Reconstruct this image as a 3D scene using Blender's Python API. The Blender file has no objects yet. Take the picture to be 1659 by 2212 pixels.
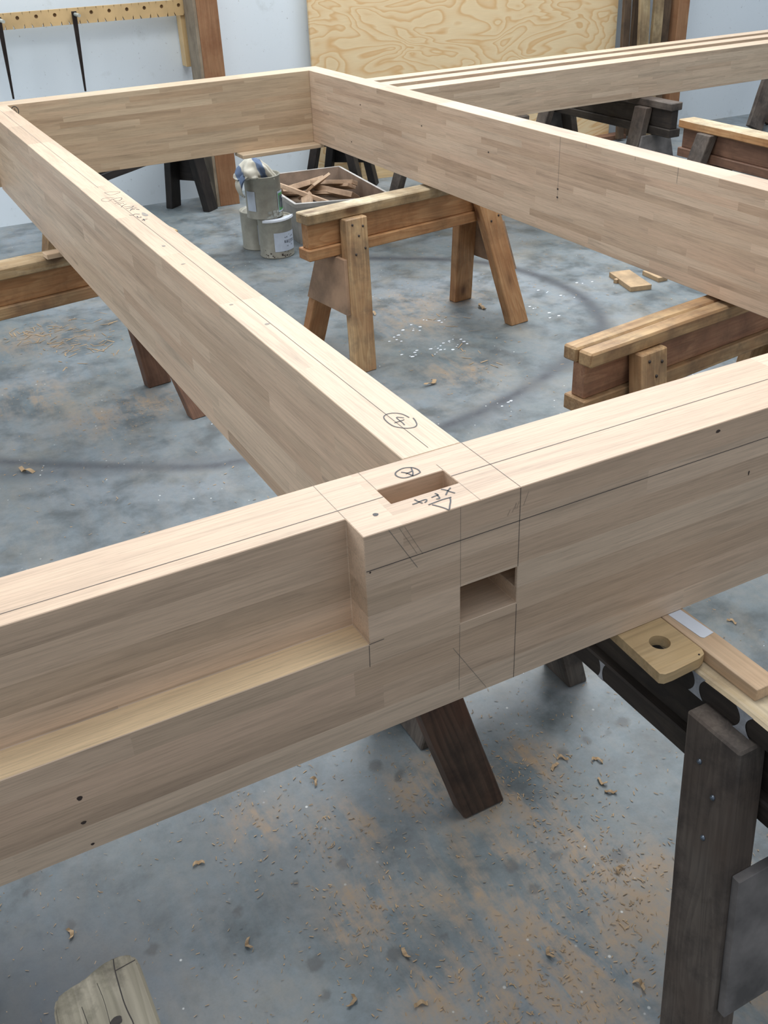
# Oak frame on trestles in a carpenter's workshop
D={'stains': [(-0.048, 0.269), (-0.16, 0.267), (0.045, 0.268), (0.039, 0.06), (0.129, 0.044), (0.392, 0.087), (0.316, 0.049), (0.722, 0.298), (0.674, 0.291), (0.624, 0.293), (0.56, 0.292), (0.209, 0.452), (0.251, 0.412), (-0.095, 0.05), (-0.314, 0.271), (0.49, 0.03), (0.47, 2.111), (0.234, 0.4), (0.31, 0.11), (-0.084, 0.11), (-0.479, 0.494), (-0.428, 0.388)], 'dust': [(0.465, 0.295), (0.413, 0.268), (0.046, 0.16), (0.013, 0.147), (0.433, 0.005), (0.435, 0.175), (0.221, -0.082), (0.296, -0.105), (0.394, -0.081), (0.465, -0.08), (0.215, -0.152), (0.152, -0.116), (0.659, -0.124), (0.513, -0.248), (0.076, -0.028), (0.157, 3.372), (0.217, 3.207), (0.066, 3.307), (0.16, 2.393), (0.241, 2.386), (1.009, 2.319), (1.51, 2.562), (1.418, 2.052), (1.848, 2.741), (0.27, 0.351), (0.441, 0.083), (-0.054, 0.431), (0.083, 0.326), (0.51, -0.016), (1.586, 2.777), (1.931, 4.759), (0.488, 0.296), (0.335, 2.416), (-0.035, 2.7)], 'white': [(1.358, 2.277), (1.395, 2.27), (1.437, 2.27), (1.484, 2.278), (1.527, 2.278), (1.545, 2.307), (1.431, 2.539), (1.478, 2.545), (1.576, 2.562), (1.617, 2.554), (1.575, 2.304), (1.328, 2.468), (1.376, 2.478), (2.184, 2.584), (2.047, 2.329), (2.207, 2.495), (2.032, 2.474), (1.405, 1.727), (1.309, 2.282), (2.394, 2.591), (1.085, 0.427), (1.163, 0.33), (0.631, 0.533), (0.496, 2.136)], 'shav': [(-0.158, 2.135), (0.083, 0.474), (1.163, 0.432), (0.355, -0.186), (0.267, -0.069), (0.578, 0.159), (0.521, 0.262), (-0.166, 0.197), (0.032, -0.044), (0.548, 0.276), (-0.188, 0.396), (0.059, 0.049), (1.844, 2.567), (1.253, 2.01), (1.399, 2.767), (-0.061, 0.018), (0.474, 0.004), (0.605, 0.236), (-0.433, 0.369), (2.131, 2.852), (0.578, 0.187), (0.964, 2.348), (2.372, 1.635)], 'longs': [(0.143, 3.401), (0.204, 3.321), (0.08, 3.379), (0.25, 3.185), (0.145, 3.225), (0.262, 3.075), (0.366, 3.297), (0.362, 3.092), (0.021, 3.368), (0.229, 3.26), (0.24, 3.061), (0.28, 3.034), (0.108, 3.323), (0.188, 3.165), (1.518, 2.145), (1.605, 2.497)], 'm4': [[(0.197, 0.243), (0.196, 0.251), (0.194, 0.259), (0.189, 0.265), (0.183, 0.269), (0.176, 0.27), (0.171, 0.268), (0.167, 0.264), (0.165, 0.258), (0.164, 0.249), (0.164, 0.24), (0.165, 0.231), (0.17, 0.223), (0.177, 0.216), (0.184, 0.213), (0.19, 0.213), (0.195, 0.217), (0.198, 0.225), (0.2, 0.232), (0.201, 0.239)], [(0.19, 0.246), (0.186, 0.251), (0.182, 0.254), (0.181, 0.249), (0.181, 0.24), (0.181, 0.233), (0.18, 0.226)], [(0.171, 0.239), (0.176, 0.24), (0.181, 0.24), (0.188, 0.241)]], 'mA': [[(0.132, 0.099), (0.133, 0.105), (0.131, 0.112), (0.127, 0.116), (0.12, 0.119), (0.112, 0.118), (0.104, 0.114), (0.101, 0.108), (0.102, 0.102), (0.105, 0.097), (0.11, 0.095), (0.117, 0.095), (0.123, 0.095), (0.131, 0.097), (0.132, 0.099)], [(0.128, 0.115), (0.126, 0.11), (0.124, 0.103), (0.119, 0.095)], [(0.119, 0.095), (0.118, 0.1), (0.116, 0.106), (0.111, 0.111)], [(0.124, 0.106), (0.119, 0.105), (0.114, 0.104)], [(0.132, 0.047), (0.136, 0.043), (0.138, 0.037), (0.142, 0.03)], [(0.144, 0.044), (0.138, 0.04), (0.13, 0.032)], [(0.12, 0.042), (0.122, 0.041), (0.121, 0.037), (0.12, 0.028), (0.115, 0.03)], [(0.112, 0.036), (0.118, 0.037), (0.123, 0.037)], [(0.092, 0.043), (0.093, 0.037), (0.096, 0.03)], [(0.084, 0.034), (0.09, 0.034), (0.098, 0.036), (0.105, 0.036), (0.103, 0.032), (0.099, 0.03)], [(0.1, 0.023), (0.111, 0.024), (0.121, 0.025), (0.133, 0.024)], [(0.131, 0.024), (0.128, 0.017), (0.121, 0.008), (0.115, -0.001), (0.113, 0.006), (0.108, 0.015), (0.104, 0.021)]], 'ms': [[(0.174, 1.837), (0.193, 1.832), (0.215, 1.818), (0.196, 1.802), (0.179, 1.796), (0.176, 1.814), (0.174, 1.837)], [(0.184, 1.769), (0.167, 1.776), (0.154, 1.775), (0.146, 1.763), (0.147, 1.747), (0.156, 1.733), (0.169, 1.748), (0.175, 1.759)], [(0.173, 1.75), (0.19, 1.759), (0.199, 1.752), (0.187, 1.725), (0.17, 1.727)], [(0.167, 1.704), (0.184, 1.712), (0.192, 1.708)], [(0.17, 1.692), (0.184, 1.697), (0.186, 1.69)], [(0.17, 1.658), (0.18, 1.675), (0.19, 1.68)], [(0.178, 1.657), (0.188, 1.651), (0.199, 1.651)], [(0.177, 1.638), (0.188, 1.635), (0.2, 1.65)], [(0.18, 1.611), (0.189, 1.629), (0.2, 1.628)], [(0.187, 1.621), (0.193, 1.616)], [(0.196, 1.616), (0.202, 1.607)], [(0.167, 1.574), (0.173, 1.563), (0.18, 1.574), (0.19, 1.564)], [(0.18, 1.551), (0.177, 1.537), (0.183, 1.532), (0.186, 1.539)], [(0.178, 1.505), (0.185, 1.511), (0.193, 1.509)], [(0.185, 1.516), (0.183, 1.497)]]}
CAMR=(0.466529, 0.550926, 0.045351)
CAMP=(-0.40982, -0.86932, 0.62349)
CAMF=2.14621
import bpy, bmesh, math, random
import numpy as np
from mathutils import Vector, Matrix, noise as mnoise
random.seed(7)
SC=bpy.context.scene; COL=SC.collection
FL=0.0; TOP=0.88            # floor height, height of the oak frame's top face
V=Vector
def srgb(r,g,b,a=1.0):
    f=lambda c:(c/255/12.92) if c/255<=.04045 else ((c/255+.055)/1.055)**2.4
    return (f(r),f(g),f(b),a)
# ------------------------------------------------------------ materials
class NT:
    def __init__(s,name):
        m=bpy.data.materials.new(name); m.use_nodes=True; s.m=m; s.t=m.node_tree; s.n=s.t.nodes; s.l=s.t.links
        s.bsdf=s.n['Principled BSDF']
    def new(s,typ,**kw):
        x=s.n.new(typ)
        for k,v in kw.items(): setattr(x,k,v)
        return x
    def link(s,a,b): s.l.new(a,b)
    def math(s,op,a,b=None,c=None,clamp=False):
        x=s.new('ShaderNodeMath',operation=op); x.use_clamp=clamp
        for i,v in enumerate((a,b,c)):
            if v is None: continue
            if isinstance(v,(int,float)): x.inputs[i].default_value=v
            else: s.link(v,x.inputs[i])
        return x.outputs[0]
    def mix(s,f,a,b,mode='MIX'):
        x=s.new('ShaderNodeMix',data_type='RGBA',blend_type=mode)
        for i,v in ((0,f),(6,a),(7,b)):
            if isinstance(v,(int,float)): x.inputs[i].default_value=v
            elif isinstance(v,tuple): x.inputs[i].default_value=v
            else: s.link(v,x.inputs[i])
        return x.outputs[2]
    def noise(s,vec,scale=5,detail=4,rough=.55,dist=0):
        x=s.new('ShaderNodeTexNoise'); x.inputs['Scale'].default_value=scale; x.inputs['Detail'].default_value=detail
        x.inputs['Roughness'].default_value=rough; x.inputs['Distortion'].default_value=dist; s.link(vec,x.inputs['Vector']); return x.outputs['Fac']
    def ramp(s,f,stops):
        x=s.new('ShaderNodeValToRGB'); e=x.color_ramp.elements
        while len(e)>len(stops): e.remove(e[-1])
        while len(e)<len(stops): e.new(.5)
        for i,(p,c) in enumerate(stops): e[i].position=p; e[i].color=c if isinstance(c,tuple) else (c,c,c,1)
        s.link(f,x.inputs[0]); return x.outputs[0]
    def obj(s,scale=(1,1,1),rand=True):
        tc=s.new('ShaderNodeTexCoord'); mp=s.new('ShaderNodeMapping'); mp.inputs['Scale'].default_value=scale
        v=tc.outputs['Object']
        if rand:
            oi=s.new('ShaderNodeObjectInfo'); m=s.math('MULTIPLY',oi.outputs['Random'],37.0)
            ad=s.new('ShaderNodeVectorMath',operation='ADD'); s.link(v,ad.inputs[0]); s.link(m,ad.inputs[1]); v=ad.outputs[0]
        s.link(v,mp.inputs[0]); return mp.outputs[0]
    def bump(s,h,strength=.3,dist=.002):
        x=s.new('ShaderNodeBump'); x.inputs['Strength'].default_value=strength; x.inputs['Distance'].default_value=dist
        s.link(h,x.inputs['Height']); s.link(x.outputs[0],s.bsdf.inputs['Normal'])
    def col(s,c): 
        if isinstance(c,tuple): s.bsdf.inputs['Base Color'].default_value=c
        else: s.link(c,s.bsdf.inputs['Base Color'])
    def rough(s,v,spec=.5):
        if isinstance(v,(int,float)): s.bsdf.inputs['Roughness'].default_value=v
        else: s.link(v,s.bsdf.inputs['Roughness'])
        s.bsdf.inputs['Specular IOR Level'].default_value=spec
def oak_mat(name,lam,slen,contrast,base,seed=0.0,grainy=1.0):
    """Glued oak: staves lam high and about slen long; local X runs along the beam."""
    t=NT(name); tc=t.new('ShaderNodeTexCoord'); sp=t.new('ShaderNodeSeparateXYZ'); t.link(tc.outputs['Object'],sp.inputs[0])
    x,y,z=sp.outputs
    row=t.math('FLOOR',t.math('MULTIPLY',t.math('ADD',z,10*lam-.0006),1/lam))
    wn=t.new('ShaderNodeTexWhiteNoise',noise_dimensions='1D'); t.link(t.math('ADD',row,seed),wn.inputs['W'])
    ln=t.math('MULTIPLY_ADD',wn.outputs['Value'],slen*.7,slen*.65)
    cx=t.math('FLOOR',t.math('ADD',t.math('DIVIDE',x,ln),t.math('MULTIPLY',wn.outputs['Value'],17.3)))
    cb=t.new('ShaderNodeCombineXYZ'); t.link(cx,cb.inputs[0]); t.link(row,cb.inputs[1]); cb.inputs[2].default_value=seed
    w3=t.new('ShaderNodeTexWhiteNoise',noise_dimensions='3D'); t.link(cb.outputs[0],w3.inputs['Vector'])
    sc=t.new('ShaderNodeSeparateColor'); t.link(w3.outputs['Color'],sc.inputs[0])
    r1,r2,r3=sc.outputs[0],sc.outputs[1],sc.outputs[2]
    # grain coordinates shifted per stave
    gx=t.new('ShaderNodeCombineXYZ'); t.link(t.math('MULTIPLY_ADD',r2,9.0,t.math('MULTIPLY',x,1.3)),gx.inputs[0])
    tilt=t.math('MULTIPLY',t.math('SUBTRACT',r1,.5),t.math('MULTIPLY',x,1.6))
    t.link(t.math('ADD',t.math('MULTIPLY',y,22.0),tilt),gx.inputs[1]); t.link(t.math('ADD',t.math('MULTIPLY_ADD',r3,31.0,t.math('MULTIPLY',z,22.0)),tilt),gx.inputs[2])
    n1=t.noise(gx.outputs[0],1.6,5,.6,.7)
    fx=t.new('ShaderNodeCombineXYZ'); t.link(t.math('MULTIPLY',x,9.0),fx.inputs[0]); t.link(t.math('MULTIPLY',y,330.0),fx.inputs[1]); t.link(t.math('MULTIPLY_ADD',z,330.0,t.math('MULTIPLY',r3,60.0)),fx.inputs[2])
    n2=t.noise(fx.outputs[0],1.0,3,.6,.3)
    big=t.noise(tc.outputs['Object'],1.7,3,.5)
    dark=srgb(base[0]*.83,base[1]*.78,base[2]*.73); mid=srgb(*base); lite=srgb(min(255,base[0]*1.08),min(255,base[1]*1.085),min(255,base[2]*1.09)); pink=srgb(base[0]*.99,base[1]*.89,base[2]*.85)
    c=t.mix(t.math('MULTIPLY',r2,.55*contrast),mid,pink)
    c=t.mix(t.math('MULTIPLY',t.math('POWER',r1,1.6),contrast,clamp=True),c,dark)
    c=t.mix(t.math('MULTIPLY',r3,.5),c,lite)
    g=t.ramp(n1,[(.30,.72),(.44,.93),(.52,.99),(.68,1.06)])
    c=t.mix(.95*grainy,c,g,'MULTIPLY')
    g2=t.ramp(n2,[(.3,.78),(.55,1.0),(.8,1.06)])
    c=t.mix(.85,c,g2,'MULTIPLY')
    px=t.new('ShaderNodeCombineXYZ'); t.link(t.math('MULTIPLY',x,38.0),px.inputs[0]); t.link(t.math('MULTIPLY',y,900.0),px.inputs[1]); t.link(t.math('MULTIPLY',z,900.0),px.inputs[2])
    n3=t.noise(px.outputs[0],1.0,2,.5,0); c=t.mix(.6,c,t.ramp(n3,[(.28,.74),(.42,1.0)]),'MULTIPLY')
    g3=t.ramp(big,[(.3,.92),(.6,1.03)]); c=t.mix(.8,c,g3,'MULTIPLY')
    t.col(c); t.rough(.5,.42); t.bump(n2,.12,.0006); return t.m
def pine_mat(name,c1,c2,c3,grime=(60,50,40),gamt=.3,bands=26,rough=.6,knots=True):
    """Softwood: local X along the grain."""
    t=NT(name); o=t.obj((1,1,1))
    mp=t.new('ShaderNodeMapping'); mp.inputs['Scale'].default_value=(1.2,9,9); t.link(o,mp.inputs[0])
    n=t.noise(mp.outputs[0],1.1,3,.5,.35)
    w=t.math('FRACT',t.math('MULTIPLY',n,bands*.45))
    w=t.ramp(w,[(0,.15),(.75,1.0),(.93,.1)])
    mp2=t.new('ShaderNodeMapping'); mp2.inputs['Scale'].default_value=(5,160,160); t.link(o,mp2.inputs[0])
    f=t.noise(mp2.outputs[0],1,3,.6)
    c=t.mix(w,srgb(*c1),srgb(*c2)); c=t.mix(t.ramp(t.noise(o,6,3,.5),[(.35,0.0),(.7,.8)]),c,srgb(*c3))
    c=t.mix(.7,c,t.ramp(f,[(.3,.72),(.6,1.05)]),'MULTIPLY')
    if knots:
        vo=t.new('ShaderNodeTexVoronoi'); mp3=t.new('ShaderNodeMapping'); mp3.inputs['Scale'].default_value=(3.2,7,7); t.link(o,mp3.inputs[0]); t.link(mp3.outputs[0],vo.inputs['Vector']); vo.inputs['Scale'].default_value=1
        c=t.mix(t.ramp(vo.outputs['Distance'],[(.06,.85),(.12,.25),(.2,0.0)]),c,srgb(c1[0]*.5,c1[1]*.4,c1[2]*.35))
    gr=t.ramp(t.noise(o,11,6,.68),[(.46,0.0),(.66,1.0)])
    c=t.mix(t.math('MULTIPLY',gr,gamt),c,srgb(*grime))
    t.col(c); t.rough(rough,.35); t.bump(f,.35,.0015); return t.m
def flat_mat(name,c,rough=.6,metal=0,var=.12,scale=14,spec=.5):
    t=NT(name); o=t.obj()
    n=t.noise(o,scale,5,.6)
    k=srgb(c[0]*(1-var*2),c[1]*(1-var*2),c[2]*(1-var*2)); t.col(t.mix(t.ramp(n,[(.35,0.0),(.65,1.0)]),k,srgb(*c)))
    t.rough(rough,spec); t.bsdf.inputs['Metallic'].default_value=metal; return t.m
def ply_mat(name,scale=1.0):
    t=NT(name); o=t.obj((.62*scale,1.0,1.5*scale),rand=False)
    n=t.noise(o,2.3,2.6,.5,.8)
    w=t.math('FRACT',t.math('MULTIPLY',n,17.0))
    w=t.ramp(w,[(0,0.0),(.55,.25),(.86,1.0),(1.0,.1)])
    mp=t.new('ShaderNodeMapping'); mp.inputs['Scale'].default_value=(6,1,60); t.link(o,mp.inputs[0])
    f=t.noise(mp.outputs[0],3,3,.6)
    c=t.mix(w,srgb(226,204,164),srgb(212,174,124))
    c=t.mix(.5,c,t.ramp(f,[(.3,.9),(.6,1.04)]),'MULTIPLY')
    t.col(c); t.rough(.55,.4); return t.m
M={}
M['oak_front']=oak_mat('oak_front',.0386,.95,.6,(216,193,168),3.0)
M['oak_left']=oak_mat('oak_left',.0309,.55,.65,(204,181,155),11.0)
M['oak_right']=oak_mat('oak_right',.0221,.42,.62,(200,177,153),23.0)
M['oak_back']=oak_mat('oak_back',.0221,.5,.6,(192,172,145),31.0)
M['oak_stack']=oak_mat('oak_stack',.0221,.36,.55,(204,184,160),41.0)
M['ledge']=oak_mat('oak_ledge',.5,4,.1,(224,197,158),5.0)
M['pencil']=flat_mat('pencil_graphite',(74,72,72),.6,0,.05)
M['pencil_faint']=flat_mat('pencil_graphite_faint',(142,134,124),.6,0,.05)
M['marker']=flat_mat('grey_marker_ink',(66,66,68),.6,0,.05)
M['ginger']=pine_mat('ginger_pine',(174,128,86),(194,152,108),(162,112,72),(96,66,44),.35)
M['tanpine']=pine_mat('tan_pine',(168,136,98),(196,166,124),(150,112,80),(86,76,66),.5)
M['capgreen']=pine_mat('weathered_cap_pine',(182,154,114),(204,182,146),(150,122,86),(92,78,60),.6)
M['captop']=pine_mat('worn_lit_cap_top',(200,184,150),(222,208,180),(170,146,112),(110,92,70),.5)
M['burnt']=pine_mat('burnt_looking_timber',(70,58,50),(92,74,62),(104,66,48),(32,28,28),.6,30,.65)
M['pinkpine']=pine_mat('pink_brown_pine',(158,118,92),(184,144,112),(146,104,82),(80,64,54),.4)
M['dark']=pine_mat('dark_weathered_timber',(66,58,50),(88,78,68),(54,48,46),(34,31,30),.55,30,.7)
M['darkgrey']=pine_mat('grey_weathered_timber',(90,83,77),(106,98,90),(84,70,60),(50,45,43),.7,40,.75)
M['black']=pine_mat('black_stained_timber',(34,31,30),(48,43,40),(28,26,26),(20,20,20),.5,30,.6,False)
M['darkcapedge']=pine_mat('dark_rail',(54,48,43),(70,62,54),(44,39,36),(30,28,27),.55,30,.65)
M['brown']=pine_mat('brown_timber',(116,86,68),(134,100,80),(104,76,60),(66,50,44),.4)
M['orangecap']=pine_mat('orange_cap',(184,140,98),(204,166,120),(160,112,68),(96,66,44),.35)
M['pale']=pine_mat('pale_weathered_timber',(128,124,108),(156,150,134),(112,106,92),(48,46,38),.9,36,.8,False)
M['greyply']=flat_mat('grey_weathered_plywood',(134,129,126),.75,0,.2,7)
M['tanply']=flat_mat('brown_plywood_gusset',(164,134,108),.7,0,.12,9)
M['packer']=pine_mat('blond_packer',(198,172,130),(212,188,148),(190,160,116),(150,118,84),.2,18,.5,False)
M['batten']=pine_mat('tan_batten',(206,178,146),(220,194,164),(196,166,134),(150,110,80),.15,16,.5,False)
M['paper']=flat_mat('white_paper',(226,232,240),.55,0,.02)
M['paint']=flat_mat('grey_white_glue',(172,176,182),.5,0,.12,40)
M['bluemark']=flat_mat('blue_crayon',(66,84,118),.6,0,.1)
M['screw']=flat_mat('steel_screw',(120,130,142),.35,.8,.15)
M['rust']=flat_mat('dark_screw',(84,76,72),.5,.5,.2)
M['tin']=flat_mat('dull_tinplate',(168,165,152),.45,.3,.05,22)
M['tinin']=flat_mat('dried_varnish',(176,170,148),.6,0,.15,22)
M['label']=flat_mat('white_label',(198,208,222),.6,0,.03)
M['ink']=flat_mat('label_ink',(58,66,78),.6,0,.05)
M['green']=flat_mat('label_green',(96,168,100),.6,0,.06)
M['slate']=flat_mat('label_slate',(112,122,126),.6,0,.08)
M['crate']=flat_mat('white_plastic_crate',(196,192,186),.55,0,.12,6)
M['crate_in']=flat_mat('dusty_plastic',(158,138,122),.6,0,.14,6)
M['offcut']=pine_mat('oak_offcut',(190,162,136),(206,180,152),(168,138,112),(86,60,46),.4,20,.6,False)
M['post']=pine_mat('orange_post',(144,106,76),(158,120,88),(132,94,66),(116,70,44),.4,16,.6,False)
M['postgrey']=pine_mat('grey_side_post',(140,128,110),(156,142,122),(126,112,94),(90,76,62),.4,16,.7,False)
M['rack']=flat_mat('yellow_varnished_pine',(214,182,132),.5,0,.05,5)
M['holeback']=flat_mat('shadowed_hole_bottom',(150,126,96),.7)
M['iron']=flat_mat('dark_iron',(64,56,54),.5,.6,.15)
M['dowel']=flat_mat('grey_dowel',(186,188,178),.55,0,.12)
M['oldboard']=pine_mat('old_board',(160,140,104),(178,160,126),(126,104,78),(84,70,54),.5)
M['oldboarddark']=pine_mat('old_board_dark',(88,72,58),(106,88,70),(74,60,48),(50,42,36),.5)
M['shaving']=flat_mat('wood_shaving',(186,158,122),.7,0,.1)
M['rustspot']=flat_mat('rust_spot',(74,60,54),.7,0,.2)
t=NT('plain_plywood'); M['ply']=ply_mat('rotary_cut_plywood')
# painted wall
t=NT('white_painted_board'); o=t.obj((1,1,1),False)
n=t.noise(o,1.3,4,.5); c=t.mix(n,srgb(214,226,234),srgb(228,236,242))
n2=t.noise(o,38,6,.72); c=t.mix(t.ramp(n2,[(.62,0.0),(.70,.7)]),c,srgb(130,132,134))
n3=t.noise(o,5,6,.7); c=t.mix(t.ramp(n3,[(.58,0.0),(.8,.45)]),c,srgb(160,164,160))
sx=t.new('ShaderNodeSeparateXYZ'); t.link(o,sx.inputs[0])
t.col(c); t.rough(.55,.4); t.bump(n2,.1,.002); M['wall']=t.m
# rag with blue stripes
t=NT('striped_rag'); o=t.obj((1,1,1),False); mp=t.new('ShaderNodeMapping'); mp.inputs['Rotation'].default_value=(0,0.35,.25); t.link(o,mp.inputs[0])
sx=t.new('ShaderNodeSeparateXYZ'); t.link(mp.outputs[0],sx.inputs[0]); nn=t.noise(o,14,3,.5)
f=t.math('FRACT',t.math('ADD',t.math('MULTIPLY',sx.outputs[0],10.5),t.math('MULTIPLY_ADD',nn,.35,.12)))
c=t.mix(t.ramp(f,[(.0,0.0),(.3,0.0),(.34,1.0),(.62,1.0),(.66,0.0)]),srgb(206,202,188),srgb(104,120,146)); c=t.mix(.4,c,t.ramp(t.noise(o,30,4,.6),[(.3,.75),(.6,1.0)]),'MULTIPLY'); t.col(c); t.rough(.9,.2); M['rag']=t.m
# concrete
t=NT('workshop_concrete'); o=t.obj((1,1,1),False); at=t.new('ShaderNodeVertexColor',layer_name='dirt_shade'); sc=t.new('ShaderNodeSeparateColor'); t.link(at.outputs[0],sc.inputs[0])
nA=t.noise(o,1.6,5,.6,.3); nB=t.noise(o,6.5,6,.65,.2); nC=t.noise(o,42,6,.7); nD=t.noise(o,220,3,.6)
c=t.mix(t.ramp(nA,[(.3,0.0),(.7,1.0)]),srgb(102,115,118),srgb(130,141,149))
c=t.mix(t.ramp(nB,[(.35,.95),(.56,0.0)]),c,srgb(82,89,91))
c=t.mix(t.ramp(t.noise(o,3.1,6,.7,.4),[(.5,0.0),(.68,.5)]),c,srgb(138,134,122))
c=t.mix(.55,c,t.ramp(nC,[(.3,.8),(.6,1.05)]),'MULTIPLY')
c=t.mix(.5,c,t.ramp(nD,[(.25,.84),(.5,1.02)]),'MULTIPLY')
scr=t.new('ShaderNodeMapping'); scr.inputs['Scale'].default_value=(6,1.4,1); scr.inputs['Rotation'].default_value=(0,0,.5); t.link(o,scr.inputs[0])
ns=t.noise(scr.outputs[0],4,6,.7,.5)
dm=t.math('MULTIPLY',sc.outputs[1],t.ramp(t.math('ADD',t.math('MULTIPLY',nB,.5),t.math('MULTIPLY',ns,.5)),[(.44,.0),(.58,1.7)]),clamp=True)
c=t.mix(t.math('MULTIPLY',dm,t.ramp(nC,[(.3,.35),(.6,1.0)])),c,srgb(156,134,108))
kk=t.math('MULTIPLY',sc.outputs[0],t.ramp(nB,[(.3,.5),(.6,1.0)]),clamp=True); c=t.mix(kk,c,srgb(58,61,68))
st=t.math('SUBTRACT',sc.outputs[2],t.math('MULTIPLY',nC,.55)); c=t.mix(t.ramp(st,[(.10,0.0),(.4,.55)]),c,srgb(66,64,62))
vo=t.new('ShaderNodeTexVoronoi'); vo.inputs['Scale'].default_value=26; t.link(o,vo.inputs['Vector'])
wsp=t.math('MULTIPLY',t.ramp(vo.outputs['Distance'],[(.05,1.0),(.085,0.0)]),t.ramp(t.noise(o,3.3,2,.5),[(.5,0.0),(.62,.8)]))
c=t.mix(wsp,c,srgb(214,216,212))
t.col(c); t.rough(t.ramp(nB,[(.3,.36),(.65,.56)]),.5); t.bump(nC,.14,.002); M['floor']=t.m
# ------------------------------------------------------------ mesh helpers
def frame(p0,p1,side):
    x=(V(p1)-V(p0)).normalized(); y=V(side); y=(y-x*y.dot(x)).normalized(); z=x.cross(y)
    m=Matrix((x,y,z)).transposed().to_4x4(); m.translation=V(p0); return m
def link(name,me,parent,mw):
    o=bpy.data.objects.new(name,me); COL.objects.link(o)
    if parent is not None: o.parent=parent; o.matrix_basis=PM[parent.name].inverted()@mw
    else: o.matrix_basis=mw
    PM[o.name]=mw.copy(); return o
PM={}
def bm_obj(name,bm,mats,parent=None,mw=None,smooth=False):
    me=bpy.data.meshes.new(name); bm.normal_update(); bm.to_mesh(me); bm.free()
    for m in (mats if isinstance(mats,(list,tuple)) else [mats]): me.materials.append(M[m])
    if smooth:
        for p in me.polygons: p.use_smooth=True
    return link(name,me,parent,mw if mw is not None else Matrix())
def empty(name,loc,rz=0,**k):
    o=bpy.data.objects.new(name,None); COL.objects.link(o); o.empty_display_size=.05
    mw=Matrix.Translation(V(loc))@Matrix.Rotation(rz,4,'Z'); o.matrix_basis=mw; PM[o.name]=mw; tag(o,**k); return o
def tag(o,label=None,cat=None,group=None,kind=None):
    if label: o['label']=label
    if cat: o['category']=cat
    if group: o['group']=group
    if kind: o['kind']=kind
    return o
def bevel(bm,w,seg=1):
    if w>0: bmesh.ops.bevel(bm,geom=[e for e in bm.edges],offset=w,segments=seg,affect='EDGES',profile=.6,clamp_overlap=True)
def hexa(name,vw,axis_p0,axis_p1,side,mat,parent=None,bev=.002,jit=0,sub=0):
    """Eight world corners: bottom ring 0-3, top ring 4-7; the object's local X follows the grain."""
    mw=frame(axis_p0,axis_p1,side); inv=mw.inverted(); bm=bmesh.new()
    vs=[bm.verts.new(inv@V(p)) for p in vw]
    for f in ((3,2,1,0),(4,5,6,7),(0,1,5,4),(1,2,6,5),(2,3,7,6),(3,0,4,7)): bm.faces.new([vs[i] for i in f])
    bmesh.ops.recalc_face_normals(bm,faces=bm.faces[:])
    if sub:
        L=(V(axis_p1)-V(axis_p0)).length
        for k in range(1,sub):
            bmesh.ops.bisect_plane(bm,geom=bm.verts[:]+bm.edges[:]+bm.faces[:],plane_co=V((L*k/sub,0,0)),plane_no=V((1,0,0)))
    bevel(bm,bev)
    if jit:
        for v in bm.verts:
            q=v.co*7+V((len(name),0,0)); v.co+=V((0,mnoise.noise(q)*jit,mnoise.noise(q+V((9,9,9)))*jit))
    return bm_obj(name,bm,mat,parent,mw)
def plank(name,p0,p1,side,w,t,mat,parent=None,bev=.002,jit=0,sub=0,off=(0,0)):
    """Box from p0 to p1; w across 'side', t across the third axis."""
    m=frame(p0,p1,side); L=(V(p1)-V(p0)).length; oy,oz=off
    c=[(0,-w/2+oy,-t/2+oz),(L,-w/2+oy,-t/2+oz),(L,w/2+oy,-t/2+oz),(0,w/2+oy,-t/2+oz)]
    c+= [(x,y,z+t) for x,y,z in c]
    return hexa(name,[m@V(p) for p in c],p0,p1,side,mat,parent,bev,jit,sub)
def ribbon(bm,pts,w,tfm,mi,h=.0004):
    """Thin stroke of ink on a plane; pts are 2D, tfm turns (a,b,height) into a point."""
    P=[V((p[0],p[1])) for p in pts]
    L=[];R=[]
    for i,p in enumerate(P):
        d=(P[min(i+1,len(P)-1)]-P[max(i-1,0)]); d=d.normalized() if d.length>1e-7 else V((1,0)); n=V((-d.y,d.x))*w/2
        L.append(bm.verts.new(tfm(p.x+n.x,p.y+n.y,h))); R.append(bm.verts.new(tfm(p.x-n.x,p.y-n.y,h)))
    for i in range(len(P)-1):
        f=bm.faces.new((L[i],R[i],R[i+1],L[i+1])); f.material_index=mi
def smoothpts(pts,it=2):
    for _ in range(it):
        q=[pts[0]]
        for a,b in zip(pts[:-1],pts[1:]): q+=[(a[0]*.75+b[0]*.25,a[1]*.75+b[1]*.25),(a[0]*.25+b[0]*.75,a[1]*.25+b[1]*.75)]
        q.append(pts[-1]); pts=q
    return pts
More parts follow.
